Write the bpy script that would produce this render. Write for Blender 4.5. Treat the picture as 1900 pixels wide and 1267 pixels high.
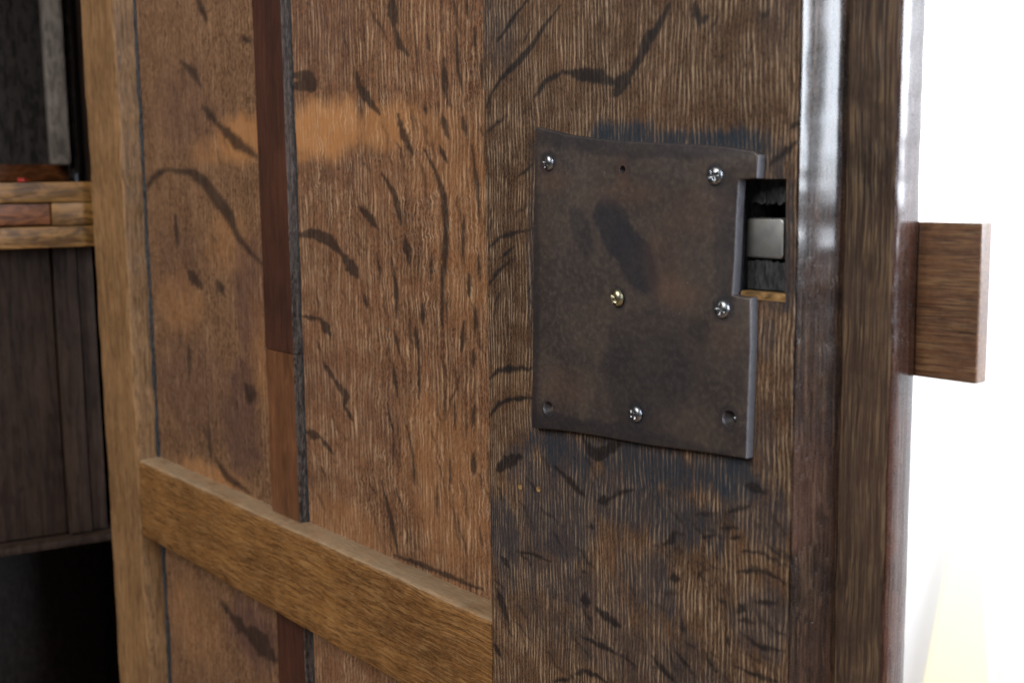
import bpy, bmesh, math, random
import numpy as np
from mathutils import Matrix, Vector

scn = bpy.context.scene
for o in list(bpy.data.objects):
    bpy.data.objects.remove(o)

# ------------------------------------------------------------------ camera
cam_d = bpy.data.cameras.new('camera')
cam = bpy.data.objects.new('camera', cam_d)
scn.collection.objects.link(cam)
right, up, back = (0.62314, 0.78202, -0.01208), (-0.09787, 0.09329, 0.99082), (0.77596, -0.61624, 0.13467)
cam.matrix_world = Matrix(((right[0], up[0], back[0], 0.37633), (right[1], up[1], back[1], -0.35875),
                           (right[2], up[2], back[2], 0.05129), (0, 0, 0, 1)))
cam_d.sensor_width = 36
cam_d.lens = 42.23
cam_d.clip_start = 0.02
cam_d.clip_end = 50
cam_d.dof.use_dof = True
cam_d.dof.focus_distance = 0.585
cam_d.dof.aperture_fstop = 12.5
scn.camera = cam

# ------------------------------------------------------------------ light
world = bpy.data.worlds.new('World')
scn.world = world
world.use_nodes = True
bg = world.node_tree.nodes['Background']
bg.inputs['Color'].default_value = (0.62, 0.70, 0.85, 1)
bg.inputs['Strength'].default_value = 0.10


def area(name, loc, aim, sx, sy, watts, col):
    ld = bpy.data.lights.new(name, 'AREA')
    ld.shape = 'RECTANGLE'
    ld.size, ld.size_y, ld.energy, ld.color = sx, sy, watts, col
    lo = bpy.data.objects.new(name, ld)
    scn.collection.objects.link(lo)
    lo.location = loc
    lo.rotation_euler = (Vector(aim) - Vector(loc)).to_track_quat('-Z', 'Y').to_euler()
    return lo


area('window_light', (2.3, 0.88, 0.84), (0.0, 0.40, 0.25), 2.7, 1.7, 400, (0.84, 0.91, 1.0))
area('room_light', (0.1, -2.2, 1.7), (-0.2, 0, 0), 1.6, 1.4, 118, (1.0, 0.96, 0.89))
area('wall_wash', (-1.25, 1.35, 1.45), (-1.15, 2.2, -0.2), 0.8, 0.8, 160, (0.97, 0.98, 1.0))  # added lamp that washes the wall white, stands for no fixture

scn.render.engine = 'CYCLES'
scn.view_settings.view_transform = 'Standard'
scn.view_settings.look = 'None'
scn.view_settings.exposure = 0.0
scn.view_settings.gamma = 1.0
scn.view_settings.use_curve_mapping = False

# ------------------------------------------------------------------ wood figure, millimetres on the door
STILE_FLECKS = [
    ([(-61.2, 132.0), (-69.2, 126.6), (-76.6, 121.0), (-84.1, 115.3)], 2.1),
    ([(-37.9, 126.6), (-49.2, 119.0), (-57.7, 111.2), (-70.8, 103.5), (-81.6, 97.9), (-89.3, 91.1), (-92.9, 85.4)], 2.1),
    ([(28.7, 119.6), (22.7, 111.6), (16.0, 106.0), (11.9, 99.2), (6.5, 93.9), (1.3, 90.7)], 3.1),
    ([(6.5, 93.9), (0.7, 90.3), (-2.0, 85.8)], 5.2),
    ([(-56.5, 87.4), (-49.5, 94.2), (-37.1, 97.8)], 2.1),
    ([(-37.1, 97.8), (-25.2, 95.8), (-11.7, 93.9), (-3.0, 90.1), (-0.7, 86.6)], 3.8),
    ([(42.1, 118.8), (43.9, 112.7), (45.1, 108.2)], 1.7),
    ([(49.5, 112.5), (45.1, 110.3)], 2.1),
    ([(93.8, 63.6), (89.2, 60.6), (83.5, 56.8), (81.0, 55.0)], 1.7),
    ([(89.7, 68.2), (94.6, 70.3)], 1.7),
    ([(-77.8, 80.6), (-93.2, 73.6)], 1.0),
    ([(-58.5, 56.8), (-69.4, 51.6)], 1.2),
    ([(-60.2, 27.5), (-71.1, 25.5), (-83.6, 23.1), (-92.8, 17.0)], 1.4),
    ([(-72.9, 18.8), (-82.2, 13.2)], 1.4),
    ([(-74.6, 12.2), (-85.3, 6.8), (-93.2, -0.8)], 1.4),
    ([(-94.4, -47.9), (-86.4, -42.5), (-71.5, -39.7), (-59.2, -38.8)], 2.4),
    ([(-94.8, -67.4), (-86.7, -59.1), (-71.7, -54.3), (-59.4, -52.6)], 2.1),
    ([(-87.9, -93.2), (-80.4, -87.7), (-70.6, -83.3)], 5.0),
    ([(-44.7, -83.1), (-32.8, -88.7), (-23.2, -93.6)], 2.4),
    ([(-13.4, -94.1), (-7.0, -91.3)], 3.1),
    ([(-7.0, -91.3), (0.0, -87.2), (8.8, -83.7)], 1.7),
    ([(-23.8, -67.0), (-15.8, -73.9), (0.0, -64.8)], 4.0),
    ([(61.9, -83.0), (67.5, -80.2), (74.1, -77.8)], 1.4),
    ([(59.2, -90.3), (67.7, -87.7)], 1.4),
    ([(48.4, -96.6), (55.5, -93.9)], 1.4),
    ([(64.9, -93.0), (69.7, -91.3)], 1.2),
    ([(25.6, -104.8), (31.0, -102.3), (34.1, -97.6), (38.2, -97.4)], 1.9),
    ([(-74.4, -131.8), (-61.4, -130.0), (-48.0, -130.7)], 1.4),
    ([(-86.3, -137.4), (-80.2, -141.5)], 2.4),
    ([(-23.5, -140.7), (-22.7, -144.6)], 4.8),
    ([(-15.0, -144.5), (-9.9, -146.9), (-0.3, -148.5)], 3.3),
    ([(-90.2, -155.4), (-85.1, -163.7), (-80.8, -171.5)], 3.1),
    ([(-93.1, -185.5), (-87.4, -191.2)], 2.1),
    ([(-25.8, -161.7), (-14.7, -161.5), (-1.4, -162.0)], 2.1),
    ([(-29.8, -181.3), (-24.8, -177.8), (-14.7, -177.1), (-7.1, -178.2)], 2.1),
    ([(-45.9, -189.9), (-34.0, -184.8)], 1.7),
    ([(20.4, -156.4), (27.0, -160.2), (35.3, -164.0)], 1.9),
    ([(34.6, -149.5), (44.0, -156.4)], 1.4),
    ([(50.2, -144.7), (57.2, -151.1)], 1.2),
    ([(68.3, -106.3), (75.4, -103.1), (83.8, -102.3), (91.7, -104.8)], 1.4),
    ([(70.9, -97.2), (79.1, -95.2), (92.6, -97.5)], 1.2),
    ([(69.4, -122.0), (72.1, -118.9)], 2.9),
    ([(69.4, -125.8), (76.9, -124.3)], 1.4),
    ([(86.9, -125.1), (92.2, -125.1)], 1.4),
    ([(72.4, -131.7), (80.7, -133.6), (91.6, -131.8)], 1.7),
    ([(67.8, -146.3), (79.3, -146.2), (90.0, -145.3)], 1.7),
    ([(33.3, -116.2), (34.3, -118.8)], 3.3),
    ([(48.3, -109.8), (47.2, -114.0)], 1.4),
    ([(38.2, -134.8), (38.9, -141.7)], 1.2),
    ([(72.3, -69.6), (76.7, -70.1), (81.3, -70.5)], 2.6),
    ([(-18.5, -105.6), (-17.8, -107.4)], 2.1),
    ([(63.3, -134.4), (64.0, -138.8)], 1.4),
    ([(-1.4, -162.0), (12.1, -164.8)], 1.0),
    ([(77.0, -115.8), (87.8, -113.9)], 1.4),
]
RIGHT_FLECKS = [
    ([(-202.7, 151.7), (-199.6, 135.4)], 5.5),
    ([(-199.6, 135.4), (-194.7, 124.4), (-185.8, 118.7)], 2.8),
    ([(-241.6, 113.2), (-239.1, 105.0), (-227.7, 96.0), (-217.0, 88.4)], 4.1),
    ([(-198.0, 87.5), (-193.1, 75.4), (-184.9, 65.4)], 3.1),
    ([(-142.2, 127.8), (-140.4, 108.5), (-137.0, 95.6)], 1.7),
    ([(-153.3, 114.2), (-152.3, 98.2), (-149.2, 89.7)], 2.4),
    ([(-155.7, 85.5), (-150.8, 72.0)], 2.4),
    ([(-137.4, 82.7), (-134.3, 73.4)], 2.1),
    ([(-171.8, 90.9), (-169.9, 86.2)], 1.7),
    ([(-158.8, 68.6), (-151.7, 59.8)], 2.1),
    ([(-172.7, 67.2), (-162.8, 55.4), (-155.7, 41.8), (-154.3, 26.6), (-154.6, 16.1), (-158.6, -10.7), (-159.2, -28.0)], 2.8),
    ([(-216.4, 54.8), (-203.9, 42.8), (-197.5, 25.6)], 2.8),
    ([(-194.4, 20.2), (-189.7, 2.7)], 3.1),
    ([(-242.9, 35.4), (-231.2, 29.2), (-223.2, 22.8)], 3.8),
    ([(-129.7, 68.8), (-126.0, 51.4), (-124.3, 28.4)], 1.7),
    ([(-120.2, 113.9), (-119.3, 96.1)], 1.7),
    ([(-131.8, 142.4), (-131.2, 132.1)], 1.7),
    ([(-167.8, 127.6), (-166.1, 119.0)], 1.4),
    ([(-125.3, 127.7), (-125.6, 118.1)], 1.4),
    ([(-317.6, 16.6), (-299.9, 18.1), (-277.9, 14.1), (-262.2, 5.1)], 5.5),
    ([(-262.2, 5.1), (-247.1, -6.0)], 5.9),
    ([(-240.9, -16.3), (-236.4, -24.4)], 2.8),
    ([(-208.4, 6.2), (-204.2, -11.6), (-204.9, -27.6)], 2.4),
    ([(-207.5, -35.7), (-201.9, -49.9)], 1.7),
    ([(-186.2, -31.6), (-182.5, -47.8)], 2.4),
    ([(-182.5, -47.8), (-183.1, -63.7), (-184.6, -72.9)], 1.4),
    ([(-210.2, -55.6), (-205.9, -74.5)], 2.1),
    ([(-217.9, -82.3), (-211.5, -96.6)], 1.7),
    ([(-139.1, -24.2), (-142.0, -40.2)], 2.4),
    ([(-131.3, -39.1), (-131.5, -47.8)], 2.4),
    ([(-134.0, 1.2), (-134.4, -11.1)], 2.1),
    ([(-138.4, 32.0), (-139.1, 7.2)], 1.7),
    ([(-128.3, -15.8), (-128.7, -29.6)], 1.7),
    ([(-177.5, -17.5), (-179.1, -29.7)], 2.8),
    ([(-149.4, -69.2), (-148.8, -84.5)], 1.7),
    ([(-131.1, -68.2), (-132.9, -80.8)], 1.7),
    ([(-211.5, -96.6), (-213.0, -115.4)], 1.4),
    ([(-316.5, -36.2), (-294.0, -36.0)], 2.4),
    ([(-294.0, -36.0), (-281.7, -44.9)], 4.8),
    ([(-291.7, -63.5), (-276.9, -74.5)], 3.1),
    ([(-276.9, -74.5), (-264.8, -81.5), (-267.8, -88.1)], 4.8),
    ([(-267.8, -88.1), (-256.6, -96.3)], 2.8),
    ([(-317.0, -113.5), (-299.2, -113.1)], 4.8),
    ([(-299.2, -113.1), (-281.9, -121.9)], 2.8),
    ([(-226.1, -128.4), (-217.4, -147.9), (-209.2, -172.6)], 2.8),
    ([(-215.0, -171.4), (-175.3, -170.4), (-126.6, -169.8)], 2.4),  # dark gap above the rail, its shade painted in among the flecks
    ([(-320.0, 117.7), (-296.5, 115.3), (-294.9, 109.9), (-320.5, 111.0)], 5.5),
    ([(-154.5, -101.8), (-154.5, -118.6)], 1.4),
    ([(-131.9, -94.8), (-132.7, -106.8)], 2.1),
    ([(-168.1, -119.7), (-167.7, -138.4)], 1.4),
    ([(-192.0, -105.2), (-190.0, -124.0)], 1.4),
    ([(-125.2, 12.7), (-124.6, -1.4)], 1.4),
    ([(-167.5, 10.9), (-169.1, -4.0)], 1.4),
    ([(-224.0, 8.6), (-221.2, -7.0)], 1.4),
]
LEFT_FLECKS = [
    ([(-456.4, 182.4), (-443.0, 164.0)], 3.9),
    ([(-489.8, 140.2), (-468.0, 129.9), (-457.1, 119.2)], 4.3),
    ([(-456.7, 105.7), (-430.3, 91.2)], 4.3),
    ([(-430.3, 91.2), (-403.2, 77.9), (-373.8, 68.0)], 6.5),
    ([(-570.2, 45.6), (-555.6, 54.6), (-529.1, 61.0)], 4.3),
    ([(-529.1, 61.0), (-480.1, 58.0), (-458.1, 51.1), (-435.9, 36.8), (-419.2, 27.4), (-407.8, 12.5), (-387.8, 2.3), (-368.4, -5.4)], 5.7),
    ([(-494.5, -15.6), (-482.5, -22.3), (-471.5, -27.3)], 6.5),
    ([(-443.8, -21.2), (-434.7, -29.3)], 5.7),
    ([(-405.7, -91.9), (-397.0, -97.8), (-401.8, -104.3)], 7.4),
    ([(-472.3, -130.8), (-471.2, -156.2)], 3.5),
    ([(-460.7, -156.9), (-443.1, -166.9), (-406.3, -171.9)], 4.8),
    ([(-513.8, 25.8), (-511.7, 1.0)], 3.5),
    ([(-390.7, 147.8), (-371.1, 142.5)], 2.6),
    ([(-566.5, -179.3), (-533.8, -180.5)], 3.0),
    ([(-500.3, -73.5), (-501.2, -99.0)], 3.0),
]
LOWER_FLECKS = [
    ([(-462.9, -269.5), (-444.8, -276.9)], 4.8),
    ([(-444.8, -276.9), (-422.5, -280.9)], 9.6),
    ([(-422.5, -280.9), (-400.7, -281.9), (-377.7, -288.6)], 13.6),
    ([(-277.0, -263.3), (-250.5, -264.4)], 3.2),
    ([(-577.0, -260.4), (-568.9, -286.6)], 3.2),
]
STILE_IRON = [
    (3.3, 67.8, 23.0, 6.7, 1.0),
    (54.7, 64.0, 25.1, 5.4, 1.0),
    (25.5, 65.5, 18.3, 4.4, 1.0),
    (-36.1, -75.4, 26.8, 12.8, 1.0),
    (13.4, -70.4, 49.6, 11.4, 1.0),
    (59.4, -67.7, 22.8, 11.0, 1.0),
    (81.2, -52.9, 5.3, 14.7, 0.44),
    (3.4, -89.2, 65.4, 14.6, 0.75),
    (-56.0, -94.7, 24.3, 15.9, 0.75),
    (-44.2, -110.8, 31.6, 21.0, 0.81),
    (-83.9, -127.9, 14.1, 25.1, 0.81),
    (17.0, -126.3, 16.6, 19.4, 0.75),
    (76.4, -81.9, 19.0, 13.0, 0.62),
    (-32.9, -139.6, 46.2, 15.8, 0.56),
    (82.6, -122.0, 16.1, 15.3, 0.62),
    (0.0, -158.5, 70.9, 17.7, 0.44),
    (-59.3, 8.6, 4.0, 50.1, 0.5),
    (81.5, -8.8, 4.1, 8.2, 0.5),
    (78.9, 58.3, 10.3, 4.8, 0.62),
    (84.6, 28.2, 10.1, 26.0, 0.75),
    (82.8, 111.0, 10.0, 23.0, 0.25),
    (-84.9, 119.9, 16.7, 19.8, 0.38),
]
RIGHT_WARM = [
    (-282.0, 82.4, 49.6, 16.9, 1.0),
    (-220.3, 81.6, 40.5, 13.6, 0.7),
    (-310.2, 70.0, 28.1, 6.8, 0.6),
    (-166.1, 78.0, 30.6, 11.4, 0.35),
    (-138.1, 26.4, 28.9, 55.9, 0.25),
    (-162.8, -118.7, 42.2, 49.3, 0.3),
    (-271.3, -168.1, 61.0, 21.4, 0.3),
    (-188.1, 52.1, 65.1, 11.9, 0.2),
]
LEFT_WARM = [
    (-393.0, 80.1, 41.2, 16.0, 0.75),
    (-436.6, 73.2, 44.7, 9.8, 0.4),
    (-462.2, -171.0, 68.0, 10.3, 0.6),
    (-425.5, 8.1, 35.3, 23.0, 0.25),
    (-516.8, -41.2, 41.8, 25.4, 0.3),
    (-381.6, -65.3, 16.5, 45.4, 0.3),
    (-516.1, -299.6, 54.1, 32.6, 0.2),
]
LEFT_PLUM = [
    (-395.2, -32.4, 28.6, 41.6, 0.75),
    (-411.8, -119.5, 31.7, 47.6, 0.9),
    (-489.0, 106.3, 58.5, 35.0, 0.45),
    (-409.3, -281.2, 44.9, 25.5, 1.0),
    (-504.3, -107.9, 62.0, 38.7, 0.5),
    (-512.7, -7.4, 41.2, 25.0, 0.35),
]
RIGHT_PLUM = [
    (-278.2, 140.2, 45.4, 28.3, 0.35),
    (-233.5, 52.5, 48.0, 9.4, 0.3),
    (-292.4, -73.4, 41.7, 21.1, 0.3),
    (-228.7, -85.2, 24.3, 23.1, 0.3),
]
PLATE_OUTLINE = [(-51.6, 74.2), (-44.8, 72.9), (-30.0, 70.0), (-12.4, 67.8), (4.4, 66.1), (23.5, 64.9), (44.3, 63.6), (61.2, 62.3), (76.7, 60.1), (79.0, 58.7), (78.4, 50.1), (69.5, 49.5), (68.7, 36.1), (68.1, 19.6), (67.3, 5.6), (70.8, 5.0), (76.4, 5.0), (76.5, -13.1), (75.8, -34.1), (75.2, -57.8), (51.6, -59.1), (20.9, -61.4), (-12.9, -62.6), (-35.0, -63.9), (-56.1, -66.2), (-55.3, -41.8), (-54.4, -6.0), (-53.0, 34.1)]
SCREW_SPOTS = [(-41.9, 58.0), (58.1, 51.3), (3.4, 0.1), (62.4, -0.3), (14.7, -48.8)]
HOLE_SPOTS = [(-43.7, -55.1), (66.4, -43.4), (6.0, 54.2)]
PLATE_DARK = [(-5.6, 36.0), (4.4, 25.9), (15.8, 12.7), (20.6, 8.5), (-28.5, 32.1), (-16.1, 18.2)]
PLATE_RUST = [(36.1, 3.9), (29.9, 15.7), (-37.5, 51.2), (65.1, -12.1), (-34.8, -44.3), (47.5, 35.7), (-38.3, -19.7)]
POCKET = [(66.4, 49.9), (89.2, 49.8), (67.2, 4.9), (89.2, 5.8)]
BOLT = [(66.5, 34.6), (84.5, 34.9), (66.7, 19.3), (84.9, 19.9)]
NAIL_HOLES = [(-70.0, -98.3), (-56.0, -96.6)]


rng = np.random.RandomState(4)
LAT = rng.rand(257, 257)


def vnoise(x, y):
    xi, yi = np.floor(x).astype(int), np.floor(y).astype(int)
    fx, fy = x - xi, y - yi
    fx, fy = fx * fx * (3 - 2 * fx), fy * fy * (3 - 2 * fy)
    xi, yi = xi % 256, yi % 256
    a, b = LAT[xi, yi], LAT[xi + 1, yi]
    c, d = LAT[xi, yi + 1], LAT[xi + 1, yi + 1]
    return (a * (1 - fx) + b * fx) * (1 - fy) + (c * (1 - fx) + d * fx) * fy


def fbm(x, y, n=3):
    t, a, s = 0, 1.0, 0
    for _ in range(n):
        t = t + a * vnoise(x, y)
        s += a
        a *= 0.5
        x, y = x * 2.03 + 17.3, y * 2.03 + 5.1
    return t / s


def sstep(a, b, v):
    t = np.clip((v - a) / (b - a), 0, 1)
    return t * t * (3 - 2 * t)


def fleck_field(x, z, flecks, aspect=1.4, edge=0.45):
    """x, z in mm; darkness of the medullary ray flecks."""
    out = np.zeros_like(x)
    wx = x + (fbm(x / 3.0 + 50, z / 3.0) - 0.5) * 1.6 + (vnoise(x / 1.0, z / 3.0) - 0.5) * 0.3
    wz = z + (fbm(x / 3.0 + 9, z / 3.0 + 70) - 0.5) * 1.6 + (vnoise(x / 0.9 + 31, z / 3.5) - 0.5) * 0.7
    for k, fk in enumerate(flecks):
        pts, w = fk[0], fk[1]
        amp = fk[2] if len(fk) > 2 else 1.0
        px = [p[0] for p in pts]
        pz = [p[1] for p in pts]
        pad = w * 2 + 4
        sel = np.nonzero((x > min(px) - pad) & (x < max(px) + pad) & (z > min(pz) - pad) & (z < max(pz) + pad))[0]
        if not len(sel):
            continue
        sx, sz = wx[sel] / aspect, wz[sel]
        q = [(p[0] / aspect, p[1]) for p in pts]
        lens = [math.hypot(q[i + 1][0] - q[i][0], q[i + 1][1] - q[i][1]) + 1e-6 for i in range(len(q) - 1)]
        tot = sum(lens)
        acc, best, bt = 0.0, np.full(len(sel), 1e9), np.zeros(len(sel))
        for i, L in enumerate(lens):
            dx, dz = q[i + 1][0] - q[i][0], q[i + 1][1] - q[i][1]
            t = np.clip(((sx - q[i][0]) * dx + (sz - q[i][1]) * dz) / (L * L), 0, 1)
            d = np.hypot(sx - q[i][0] - t * dx, sz - q[i][1] - t * dz)
            m = d < best
            best = np.where(m, d, best)
            bt = np.where(m, (acc + t * L) / tot, bt)
            acc += L
        hw = 0.72 * w * (0.34 + 0.66 * np.sin(np.pi * np.clip(bt, 0.02, 0.98))) * (0.75 + 0.5 * vnoise(bt * 9 + k * 3.7, bt * 0 + k))
        f = 1 - sstep(hw - edge * 1.6, hw + edge * 1.6, best)
        f *= 0.86 + 0.14 * vnoise(bt * 6 + k, sx * 0.3)
        out[sel] = np.maximum(out[sel], f * amp)
    return out


def blob_field(x, z, blobs, rough=0.9, streak=0.9):
    out = np.zeros_like(x)
    n = (fbm(x / 14.0, z / 20.0) - 0.5) * rough + (fbm(x / 1.6, z / 9.0 + 40) - 0.5) * rough * streak
    for cx, cz, rx, rz, a in blobs:
        r = np.hypot((x - cx) / rx, (z - cz) / rz)
        out = np.maximum(out, a * (1 - sstep(0.55, 1.35, r + n)))
    return out


def thin_flecks(n, x0, x1, z0, z1, slope, lmin, lmax, seed):
    rr = random.Random(seed)
    out = []
    for _ in range(n):
        x, z, L = rr.uniform(x0, x1), rr.uniform(z0, z1), rr.uniform(lmin, lmax)
        a = math.radians(slope + rr.gauss(0, 13))
        bow = rr.uniform(-0.14, 0.14) * L
        dx, dz = math.cos(a) * L, math.sin(a) * L
        out.append(([(x, z), (x + dx * 0.35 - bow * math.sin(a), z + dz * 0.35 + bow * math.cos(a)),
                     (x + dx * 0.7 + bow * 0.6 * math.sin(a), z + dz * 0.7 - bow * 0.6 * math.cos(a)), (x + dx, z + dz)], rr.uniform(0.7, 1.5), rr.uniform(0.45, 0.9)))
    return out


# ------------------------------------------------------------------ node helpers
class NT:
    def __init__(self, name):
        self.m = bpy.data.materials.new(name)
        self.m.use_nodes = True
        self.t = self.m.node_tree
        self.t.nodes.clear()
        self.out = self.t.nodes.new('ShaderNodeOutputMaterial')
        self.p = self.t.nodes.new('ShaderNodeBsdfPrincipled')
        self.t.links.new(self.p.outputs[0], self.out.inputs[0])
        self.tc = self.t.nodes.new('ShaderNodeTexCoord').outputs['Object']

    def put(self, sock, v):
        if isinstance(v, bpy.types.NodeSocket):
            self.t.links.new(v, sock)
        elif isinstance(v, (tuple, list)) and len(v) == 3 and sock.type == 'RGBA':
            sock.default_value = (*v, 1)
        else:
            sock.default_value = v

    def math(self, op, a, b=0.0, c=0.0, clamp=False):
        n = self.t.nodes.new('ShaderNodeMath')
        n.operation = op
        n.use_clamp = clamp
        for i, v in enumerate((a, b, c)):
            self.put(n.inputs[i], v)
        return n.outputs[0]

    def vec(self, op, a, b):
        n = self.t.nodes.new('ShaderNodeVectorMath')
        n.operation = op
        self.put(n.inputs[0], a)
        self.put(n.inputs[1], b)
        return n.outputs['Value'] if op in ('LENGTH', 'DOT_PRODUCT') else n.outputs[0]

    def noise(self, v, scale=1.0, detail=2.0, rough=0.5, dist=0.0):
        n = self.t.nodes.new('ShaderNodeTexNoise')
        self.put(n.inputs['Vector'], v)
        n.inputs['Scale'].default_value = scale
        n.inputs['Detail'].default_value = detail
        n.inputs['Roughness'].default_value = rough
        n.inputs['Distortion'].default_value = dist
        return n.outputs['Fac']

    def rng(self, v, a, b, c=0.0, d=1.0):
        n = self.t.nodes.new('ShaderNodeMapRange')
        n.interpolation_type = 'SMOOTHSTEP'
        self.put(n.inputs[0], v)
        for i, k in enumerate((a, b, c, d)):
            n.inputs[i + 1].default_value = k
        return n.outputs[0]

    def mix(self, f, a, b, mode='MIX'):
        n = self.t.nodes.new('ShaderNodeMix')
        n.data_type = 'RGBA'
        n.blend_type = mode
        self.put(n.inputs[0], f)
        self.put(n.inputs[6], a)
        self.put(n.inputs[7], b)
        return n.outputs[2]

    def bump(self, h, dist, strength=1.0):
        n = self.t.nodes.new('ShaderNodeBump')
        n.inputs['Distance'].default_value = dist
        n.inputs['Strength'].default_value = strength
        self.put(n.inputs['Height'], h)
        self.put(self.p.inputs['Normal'], n.outputs[0])

    def xyz(self, v):
        n = self.t.nodes.new('ShaderNodeSeparateXYZ')
        self.put(n.inputs[0], v)
        return n.outputs

    def comb(self, a, b, c):
        n = self.t.nodes.new('ShaderNodeCombineXYZ')
        for i, v in enumerate((a, b, c)):
            self.put(n.inputs[i], v)
        return n.outputs[0]


def wood(name, dark, mid, light, axis='Z', pore=430, stretch=9.0, dash=0.6, rough=0.42, marks=True, bump=0.0005,
         ripple=0.0, warm=(0.33, 0.150, 0.055), fleck=(0.016, 0.009, 0.007), dust=0.0, fibc=1.7, pits=0.6, fop=0.98, grit=0.5, rings=0, seed=0.0, patch=1.0, spec=0.22, warp=0.008, coat=0.0):
    k = NT(name)
    s = k.xyz(k.tc)
    along, cross = (s[2], s[0]) if axis == 'Z' else ((s[0], s[2]) if axis == 'X' else (s[1], s[2]))
    third = s[1] if axis != 'Y' else s[0]
    low = k.noise(k.vec('ADD', k.tc, (seed, seed, seed)), 22, 3, 0.55)
    big = k.noise(k.vec('ADD', k.tc, (seed + 3, seed, seed)), 9, 3, 0.6)
    cw = k.math('ADD', cross, k.math('MULTIPLY', k.math('SUBTRACT', low, 0.5), warp))
    if ripple:
        wv = k.noise(k.comb(k.math('MULTIPLY', cross, 70), third, k.math('MULTIPLY', along, 130)), 1, 2, 0.5, 1.0)
        zone = k.rng(k.noise(k.tc, 14, 2), 0.42, 0.6)
        cw = k.math('ADD', cw, k.math('MULTIPLY', k.math('MULTIPLY', k.math('SUBTRACT', wv, 0.5), zone), ripple))

    def gv(f, st):
        return k.comb(k.math('MULTIPLY', cw, f), k.math('MULTIPLY', third, f), k.math('MULTIPLY', along, f / st))
    fib = k.noise(gv(pore * 1.9, stretch * 2.2), 1, 3, 0.62)
    dsh = k.noise(gv(pore, stretch), 1, 1.5, 0.5, 0.1)
    year = k.noise(gv(70, 18), 1, 2, 0.5)
    fine = k.noise(k.tc, 900, 2, 0.6)
    tone = k.math('ADD', k.math('MULTIPLY', k.math('SUBTRACT', big, 0.5), 1.5 * patch), k.math('MULTIPLY', k.math('SUBTRACT', year, 0.5), 0.9))
    tone = k.math('ADD', tone, k.math('MULTIPLY', k.math('SUBTRACT', fib, 0.5), fibc))
    tone = k.math('ADD', tone, k.math('MULTIPLY', k.math('SUBTRACT', low, 0.5), 0.7 * patch))
    col = k.mix(k.rng(tone, -0.62, 0.55), dark, mid)
    rd = k.math('ABSOLUTE', k.math('SUBTRACT', k.noise(gv(pore * 0.55, stretch * 1.3), 1, 1.0, 0.5), 0.5))
    line = k.rng(rd, 0.012, 0.06, 1.0, 0.0)
    rd2 = k.math('ABSOLUTE', k.math('SUBTRACT', k.noise(k.vec('ADD', gv(pore * 0.6, stretch * 1.1), (31.0, 7.0, 3.0)), 1, 1.0, 0.5), 0.5))
    crack = k.rng(rd2, 0.010, 0.055, 1.0, 0.0)
    dm = k.math('MAXIMUM', k.math('MULTIPLY', k.rng(dsh, 0.57, 0.66), 0.7), k.math('MULTIPLY', line, 0.6))
    corr = None
    if rings:
        ph = k.math('ADD', k.math('MULTIPLY', cw, rings * 6.2832), k.math('MULTIPLY', k.noise(gv(90, 9), 1, 3, 0.6), 22.0))
        sn = k.math('SINE', ph)
        brk = k.rng(k.noise(k.vec('ADD', gv(rings * 1.6, 7), (5.0, 2.0, 9.0)), 1, 2, 0.6), 0.36, 0.60)
        corr = k.math('MULTIPLY', k.rng(sn, 0.15, 0.95), brk)
        dm = k.math('MAXIMUM', k.math('MULTIPLY', dm, 0.55), corr)
    dp = k.math('MULTIPLY', dm, k.rng(k.noise(k.tc, 60, 3), 0.34, 0.60, 0.15, 1.0))
    col = k.mix(k.math('MULTIPLY', dp, dash), col, light)  # pale dashes: lighter grain plus the sheen of polished ridges, both as colour
    pit = k.math('MULTIPLY', k.math('MAXIMUM', k.rng(dsh, 0.30, 0.40, 1.0, 0.0), k.math('MULTIPLY', crack, 0.8)), pits)
    col = k.mix(pit, col, tuple(c * 0.45 for c in dark))
    if corr is not None:
        col = k.mix(k.rng(sn, -0.95, -0.2, 0.5, 0.0), col, tuple(c * 0.7 for c in dark))
    rip = k.noise(gv(pore * 0.8, 2.6), 1, 2, 0.6, 0.8)
    col = k.mix(k.rng(rip, 0.44, 0.62, 0.0, grit), col, tuple(c * 1.15 + 0.01 for c in mid))
    col = k.mix(k.rng(rip, 0.36, 0.52, grit, 0.0), col, tuple(c * 0.8 for c in dark))
    h = k.math('ADD', k.math('MULTIPLY', fib, 0.5), k.math('MULTIPLY', k.math('SUBTRACT', dp, pit), 0.4))
    rgh = k.math('ADD', rough - 0.12, k.math('MULTIPLY', fine, 0.24))
    if marks:
        a = k.t.nodes.new('ShaderNodeAttribute')
        a.attribute_name = 'marks'
        m = k.t.nodes.new('ShaderNodeSeparateColor')
        k.t.links.new(a.outputs['Color'], m.inputs[0])
        fl, ir, wm, plum = m.outputs[0], m.outputs[1], m.outputs[2], a.outputs['Alpha']
        wc = k.mix(k.math('MULTIPLY', dp, 0.35), warm, light)
        col = k.mix(k.math('MULTIPLY', wm, k.rng(tone, -0.7, 0.3, 0.55, 0.85)), col, wc)
        col = k.mix(k.math('MULTIPLY', plum, 0.7), col, k.mix(dp, (0.052, 0.026, 0.024), (0.13, 0.07, 0.055)))
        irf = k.math('MULTIPLY', ir, k.rng(k.math('ADD', tone, k.math('MULTIPLY', dp, 0.5)), -0.5, 0.7, 1.0, 0.55))
        col = k.mix(k.math('MULTIPLY', irf, 0.93), col, (0.010, 0.019, 0.030))
        tick = k.rng(k.noise(k.comb(k.math('MULTIPLY', cross, 420), third, k.math('MULTIPLY', along, 900)), 1, 1), 0.55, 0.7)
        fcol = k.mix(k.math('MULTIPLY', tick, 0.18), fleck, tuple(c * 0.7 for c in mid))
        col = k.mix(k.math('MULTIPLY', fl, fop), col, k.mix(k.math('MULTIPLY', dp, 0.04), fcol, light))
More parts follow.
